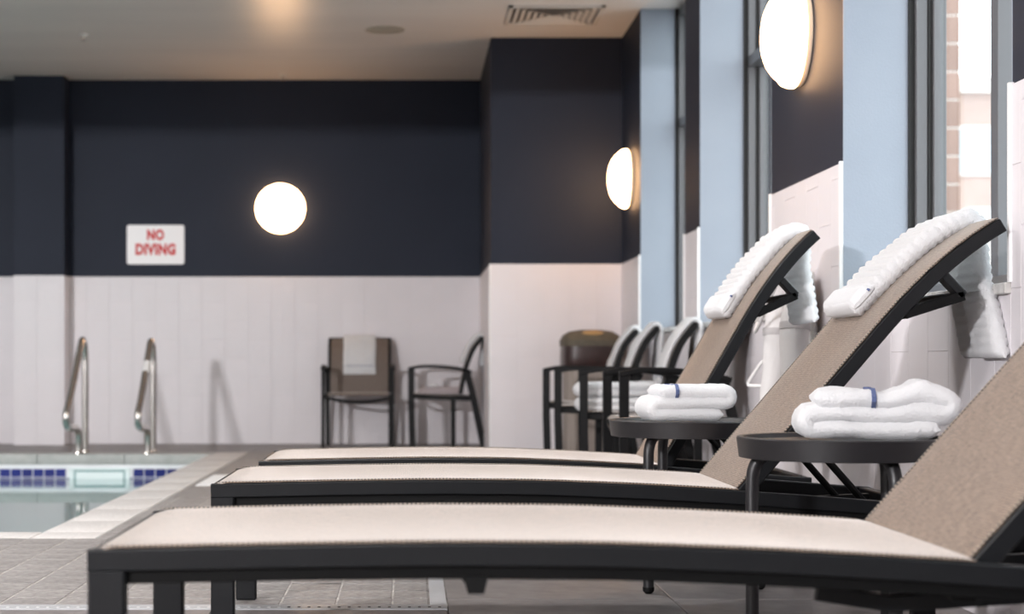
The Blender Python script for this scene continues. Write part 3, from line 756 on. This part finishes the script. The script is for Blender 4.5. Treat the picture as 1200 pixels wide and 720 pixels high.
# ------------------------------------------------------------------ side tables with folded towels
def side_table(x, y, zt, angs, label):
    t = thing('side_table', label, 'table', (x, y, 0), 0, 'round side tables between loungers')
    r = 0.25
    obj('tabletop', lathe(bmesh.new(), [(0, zt-0.012), (r-0.022, zt-0.012), (r-0.016, zt-0.002), (r-0.008, zt), (r-0.002, zt-0.001), (r, zt-0.004), (r-0.006, zt-0.051), (r-0.012, zt-0.052), (r-0.014, zt-0.03), (0, zt-0.03)], 72), M['table'], t, ang=28)
    for a in angs:
        c, s = cos(R(a)), sin(R(a)); rr = 0.212
        pts = spline([(0.06*c, 0.06*s, zt-0.040), (0.14*c, 0.14*s, zt-0.042), (0.185*c, 0.185*s, zt-0.05), (0.207*c, 0.207*s, zt-0.08), (rr*c, rr*s, zt-0.13), (rr*c, rr*s, 0.25), (rr*c, rr*s, 0.016)], 5)
        lg = obj('leg', tube(pts, 0.016, 12), M['table'], t, ang=50)
        obj('foot', lathe(bmesh.new(), [(0, 0.0), (0.010, 0.001), (0.017, 0.008), (0.018, 0.02), (0, 0.022)], 14), M['black'], lg, (rr*c, rr*s, 0))
    return t
side_table(1.039, 4.10, 0.521, (165, 290, 45), 'round dark side table in front, between nearest and middle loungers')
side_table(0.870, 5.295, 0.521, (225, 345, 105), 'round dark side table farther back, between middle and farthest loungers')

def folded(loc, rz, w_, d_, lay, nl, label, cat, seed, group, band=True, nz=0.004, gap=-0.006, m='towel', rib=0.0026, puff=0.0, per=0.013):
    """a towel folded into nl layers: one continuous S shaped sheet"""
    path = []; hw = w_/2-lay/2
    for k in range(nl):
        z = lay/2+k*(lay+gap); dirn = -1 if k % 2 == 0 else 1
        a = [(-dirn*hw, z), (dirn*hw, z)]
        if k == 0: a[0] = (-dirn*(hw-0.01), z)
        if k == nl-1: a[1] = (dirn*(hw-0.005), z)
        path += a
        if k < nl-1:
            c = (dirn*hw, z+(lay+gap)/2); rr = (lay+gap)/2
            path += arc2(c, rr, -90, 90 if dirn > 0 else -270, 6)[1:-1]
    fr = resample(path, 0.008)
    bm = sheet(fr, -d_/2, d_/2, lay, nw=16, rib=rib, per=per, nz=nz, nzs=14, seed=seed, edge=0.7)
    Ht = nl*lay+(nl-1)*gap
    for v in bm.verts:
        k = max(0, v.co.z)/Ht
        if puff: 
            u = (v.co.x+hw)/(2*hw); v.co.z *= 1+puff*math.exp(-((u-0.84)/0.13)**2)*(0.5+0.5*k)-puff*0.5*math.exp(-((u-0.55)/0.1)**2)*k
        v.co.x *= 1-0.03*k*sin(v.co.y*30+seed)
        v.co.z = max(v.co.z, 0.0)
    o = obj('folded_towel', bm, M[m], None, loc, ang=60); o.rotation_euler = (0, 0, rz)
    tag(o, label, cat, group)
    if band:
        zt = lay/2+(nl-1)*(lay+gap); dirn = -1 if (nl-1) % 2 == 0 else 1
        xb = dirn*(hw-band)
        bm2 = sheet([(xb-0.005, zt), (xb-0.002, zt), (xb+0.002, zt), (xb+0.005, zt)], -d_/2-0.004, d_/2+0.004, lay+0.006, nw=14, nz=nz*0.5, nzs=14, seed=seed, edge=0.7, round_=False)
        obj('stripe', bm2, M['towelblue'], o)
    return o
folded((0.846, 5.235, 0.5205), R(3), 0.245, 0.22, 0.040, 3, 'small folded white towel on the farther round side table', 'towel', 3, 'folded towels on side tables', band=0.055)
folded((1.105, 4.06, 0.5205), R(-10), 0.335, 0.25, 0.042, 3, 'large folded white towel on the front round side table', 'towel', 8, 'folded towels on side tables', band=0.135, nz=0.010, puff=0.16, rib=0.002)

# ------------------------------------------------------------------ armchairs
def chair(label):
    t = thing('armchair', label, 'chair', (0, 0, 0), 0, 'sling armchairs')
    zs, za, zt = 0.436, 0.66, 0.89
    BP = spline([(0, 0.10, 0.44), (0, 0.125, 0.56), (0, 0.155, 0.68), (0, 0.205, 0.80), (0, 0.275, zt)], 6)
    for s in (-1, 1):
        x = s*0.283
        obj('leg', sweep(bmesh.new(), [(x, -0.275, 0), (x, -0.285, 0.35), (x, -0.285, za-0.012)], rect(0.028, 0.044, 0.003), side=(1, 0, 0)), M['chairframe'], t)
        obj('leg', sweep(bmesh.new(), [(s*0.275, 0.305, 0), (s*0.275, 0.23, 0.36), (s*0.275, 0.165, za-0.03)], rect(0.028, 0.046, 0.003), side=(1, 0, 0)), M['chairframe'], t)
        obj('leg', sweep(bmesh.new(), [(s*0.258, 0.055, 0), (s*0.258, 0.055, zs-0.03)], rect(0.028, 0.036, 0.003), side=(1, 0, 0)), M['chairframe'], t)
        obj('arm', sweep(bmesh.new(), spline([(x, -0.305, za-0.018), (x, -0.20, za+0.0), (x, -0.05, za-0.002), (x, 0.10, za-0.018), (s*0.27, 0.20, za-0.045)], 5), rect(0.036, 0.026, 0.004), side=(1, 0, 0)), M['chairframe'], t)
        obj('back_post', sweep(bmesh.new(), [(s*0.252, p.y+0.012, p.z) for p in BP], rect(0.024, 0.034, 0.003), side=(1, 0, 0)), M['chairframe'], t)
        obj('seat_rail', sweep(bmesh.new(), [(s*0.256, -0.285, zs-0.018), (s*0.256, 0.19, zs-0.035)], rect(0.024, 0.034, 0.003), side=(1, 0, 0)), M['chairframe'], t)
    obj('crossbar', sweep(bmesh.new(), spline([(-0.28, -0.28, zs-0.025), (-0.14, -0.285, zs-0.055), (0, -0.285, zs-0.065), (0.14, -0.285, zs-0.055), (0.28, -0.28, zs-0.025)], 5), circ(0.012, 10)), M['chairframe'], t)
    obj('crossbar', sweep(bmesh.new(), [(-0.25, 0.285, zt), (0.25, 0.285, zt)], rect(0.024, 0.024, 0.003)), M['chairframe'], t)
    def sling(nm, prof, hw, m):
        bm = sheet([(y, z) for y, z in prof], -hw, hw, 0.008, nw=8, edge=1.0, round_=False)
        for v in bm.verts: v.co = Vector((v.co.y, v.co.x, v.co.z))
        obj(nm, bm, m, t)
    sling('seat_sling', [(-0.29, zs-0.012), (-0.275, zs+0.004), (-0.2, zs+0.006), (-0.08, zs-0.004), (0.02, zs-0.008), (0.10, zs-0.002)], 0.247, M['chairsling'])
    sling('back_sling', [(p.y, p.z) for p in BP], 0.249, M['chairsling'])
    return t
def place_chair(c, x, y, rz): c.location = (x, y, 0); c.rotation_euler = (0, 0, rz); return c
c1 = place_chair(chair('brown sling armchair facing the room against the far wall'), -0.420, 14.14, 0)
c2 = dup(c1, (0.30, 13.93, 0), R(-91), 'sling armchair turned side on beside the far wall corner')
rowd = [(0.877, 10.90, -95, 'armchair at the far end of the row, beside the hamper'), (0.866, 9.90, -95, 'second armchair from the hamper in the row along the windows'),
        (0.90, 8.77, -95, 'third armchair from the hamper, a towel pile on its seat'), (0.975, 7.72, -89, 'nearest armchair of the window row, behind the farthest lounger')]
row = []
for x, y, dg, lb in rowd:      # (x, y) is where the front leg on the camera side stands
    q = Matrix.Rotation(R(dg), 3, 'Z') @ Vector((0.283, -0.28, 0))
    row.append(dup(c1, (x-q.x, y-q.y, 0), R(dg), lb, 'armchairs in the row along the windows'))
c1['group'] = c2['group'] = 'armchairs at the far wall'

def chair_towel(c, x0, x1, front, back, label, th=0.02, seed=0, grp=None, stripe=None, m='towel'):
    """towel hung over a chair back (chair local YZ profile)"""
    P = [(0.10, 0.44), (0.125, 0.56), (0.155, 0.68), (0.205, 0.80), (0.275, 0.89)]
    P = [(p.x, p.y) for p in [Vector((a, b)) for a, b in P]]
    sp_ = [(v.x, v.z) for v in spline([(a, 0, b) for a, b in P], 8)]
    o_ = []
    for i, p in enumerate(sp_):
        a, b = sp_[max(i-1, 0)], sp_[min(i+1, len(sp_)-1)]; tx, tz = b[0]-a[0], b[1]-a[1]; l = math.hypot(tx, tz) or 1
        q = (p[0]-tz/l*(th/2+0.008), p[1]+tx/l*(th/2+0.008))
        if q[1] > front: o_.append(q)
    path = o_+[(0.272, 0.915), (0.292, 0.918), (0.308, 0.905), (0.313, 0.88)]
    for k in range(1, 9): path.append((0.313-0.003*k, 0.88-(0.88-back)*k/8))
    bm = sheet(resample(path, 0.012), x0, x1, th, nw=14, rib=0.002, per=0.022, nz=0.008, nzs=8, seed=seed)
    for v in bm.verts: v.co = Vector((v.co.y, v.co.x, v.co.z))
    o = obj('draped_towel', bm, M[m], None, c.location, ang=60); o.rotation_euler = c.rotation_euler
    tag(o, label, 'towel', grp)
    if stripe:
        seg = [p for p in o_ if stripe-0.018 < p[1] < stripe+0.018]
        b2 = sheet(seg, x0-0.002, x1+0.002, th+0.006, nw=10, nz=0.006, nzs=8, seed=seed, round_=False)
        for v in b2.verts: v.co = Vector((v.co.y, v.co.x, v.co.z))
        obj('stripe', b2, M['towelgrey'], o)
    return o
chair_towel(c1, -0.135, 0.135, 0.585, 0.70, 'white hand towel over the back of the chair facing the room', 0.014, 1, 'towels over the far chairs', stripe=0.665)
chair_towel(c2, -0.16, 0.16, 0.68, 0.66, 'white towel over the back of the side-on far chair', 0.045, 4, 'towels over the far chairs')
for i, (c, lb) in enumerate(zip(row[:3], ('white towel over the armchair beside the hamper', 'white towel over the second armchair from the hamper', 'white towel over the armchair with the towel pile'))):
    chair_towel(c, -0.235, 0.235, 0.50, 0.56, lb, 0.030, 11+i*3, 'towels over the window row chairs', stripe=0.625)
folded((0.25, 13.86, 0.436), R(-2), 0.34, 0.30, 0.022, 3, 'mauve and white folded towel on the seat of the side-on far chair', 'towel', 21, None, band=False, m='towelpink')
o = folded((0.20, 13.80, 0.4965), R(-2), 0.10, 0.2, 0.022, 1, 'small white cloth lying on the mauve towel of the side-on chair', 'towel', 25, None, band=False)
for k in range(2):
    folded((row[2].location.x-0.07-0.01*k, row[2].location.y+0.02*k, 0.4365+0.079*k), R(-2+3*k), 0.47-0.02*k, 0.36, 0.040, 2, ('lower', 'upper')[k]+' white towel of the pile on the window row armchair', 'towel', 30+k*5, 'towel pile on an armchair', band=False, nz=0.006, puff=0.05)

# ------------------------------------------------------------------ hamper in the corner
hm = thing('laundry_hamper', 'linen hamper with dark leather band and olive domed lid in the corner', 'hamper', (1.30, 12.28, 0))
bm = bmesh.new(); prof = []
N = 48
def squircle(hw, hd, z, wob=0.0):
    out = []
    for i in range(N):
        a = 2*pi*i/N; c, s = cos(a), sin(a); e = 0.45
        out.append(((abs(c)**e)*math.copysign(1, c)*hw*(1+wob*sin(a*9)), (abs(s)**e)*math.copysign(1, s)*hd*(1+wob*sin(a*9)), z))
    return out
def loft(rings, cap=True):
    bm = bmesh.new(); R_ = [[bm.verts.new(p) for p in r] for r in rings]
    for a, b in zip(R_, R_[1:]):
        for i in range(len(a)): bm.faces.new((a[i], a[(i+1) % len(a)], b[(i+1) % len(a)], b[i]))
    if cap: bm.faces.new(R_[0][::-1]); bm.faces.new(R_[-1])
    return bm
obj('body', loft([squircle(0.185, 0.2, 0.0, 0.02), squircle(0.19, 0.21, 0.1, 0.025), squircle(0.19, 0.21, 0.5, 0.02), squircle(0.195, 0.215, 0.67)]), M['linen'], hm)
obj('band', loft([squircle(0.20, 0.22, 0.655), squircle(0.208, 0.228, 0.67), squircle(0.210, 0.230, 0.74), squircle(0.206, 0.226, 0.815)]), M['leather'], hm)
obj('lid', loft([squircle(0.212, 0.232, 0.81), squircle(0.214, 0.234, 0.85), squircle(0.195, 0.205, 0.888), squircle(0.15, 0.14, 0.916), squircle(0.07, 0.06, 0.928)]), M['canvas'], hm)
bm = bmesh.new(); bmesh.ops.create_uvsphere(bm, u_segments=24, v_segments=12, radius=1.0)
for v in bm.verts: v.co = Vector((v.co.x*0.098, v.co.y*0.075-0.13, v.co.z*0.030+0.893))
obj('patch', bm, M['tan'], hm)

# ------------------------------------------------------------------ robe on a hanger by the pillar
hk = thing('wall_hook', 'small white wall hook above the hanging robe', 'hook', (WX-0.010, 6.80, 1.12))
obj('plate', B(-0.008, 0.0, -0.02, 0.02, -0.03, 0.03, bev=0.002), M['plastic'], hk)
obj('prong', tube(spline([(-0.006, 0, 0), (-0.04, 0, -0.005), (-0.06, 0, 0.0), (-0.065, 0, 0.02)], 5), 0.006, 8), M['plastic'], hk)
hg = thing('clothes_hanger', 'white plastic clothes hanger poking out left of the hanging robe', 'hanger', (1.478, 6.915, 0.80), R(-61))
obj('hook', tube(spline([(0.03, 0, -0.02), (0.025, 0, 0.01), (0, 0, 0.022), (-0.022, 0, 0.0), (-0.005, 0, -0.03), (0, 0, -0.07)], 5), 0.004, 8), M['plastic'], hg)
obj('bar', tube(spline([(0, 0, -0.07), (0.07, 0, -0.10), (0.145, 0, -0.17), (0.16, 0, -0.195), (0.13, 0, -0.20), (0, 0, -0.20), (-0.13, 0, -0.20), (-0.16, 0, -0.195), (-0.145, 0, -0.17), (-0.07, 0, -0.10), (0, 0, -0.07)], 4), 0.007, 8), M['plastic'], hg)
rb = thing('bathrobe', 'white robe hanging in two thick tubes on the tiled wall beside the lounger', 'robe', (WX-0.08, 6.80, 0))
def sleeve(y, dy, ztop, zbot, r, seed):
    n = 26; pts = []; sc = []
    for i in range(n+1):
        u = i/n; z = ztop+(zbot-ztop)*u
        pts.append((-0.03+0.012*sin(u*5+seed), y+dy*u+0.012*sin(u*4+seed), z)); sc.append((0.8+0.25*min(1, u*4)+0.06*sin(u*21+seed)))
    bm = sweep(bmesh.new(), pts, circ(r, 20), scales=sc)
    for v in bm.verts:
        d = 0.008*noise.noise(Vector((v.co.x*20, v.co.y*20, v.co.z*7+seed))); v.co.x -= d; v.co.y += d
    s_ = obj('sleeve', bm, M['robe'], rb, ang=70)
    for zc in (0.30, 0.72):
        i = int(n*zc); obj('seam', sweep(bmesh.new(), [pts[i], pts[i+1]], circ(r*(max(sc[i], sc[i+1])+0.06), 20)), M['robeband'], s_)
sleeve(0.05, -0.03, 1.03, 0.30, 0.046, 0.5)
sleeve(-0.34, -0.06, 1.03, 0.34, 0.050, 2.2)
bm = sheet([(0.045, 1.04), (0.05, 0.8), (0.045, 0.62)], -0.32, 0.06, 0.03, nw=16, nz=0.008, seed=3)
obj('body', bm, M['robe'], rb)
cordp = spline([(-0.07, 0.16, 0.86), (-0.09, 0.12, 0.82), (-0.10, 0.0, 0.84), (-0.09, -0.12, 0.92), (-0.07, -0.2, 1.0)], 6)
obj('cord', tube(cordp, 0.007, 8), M['robe'], rb)
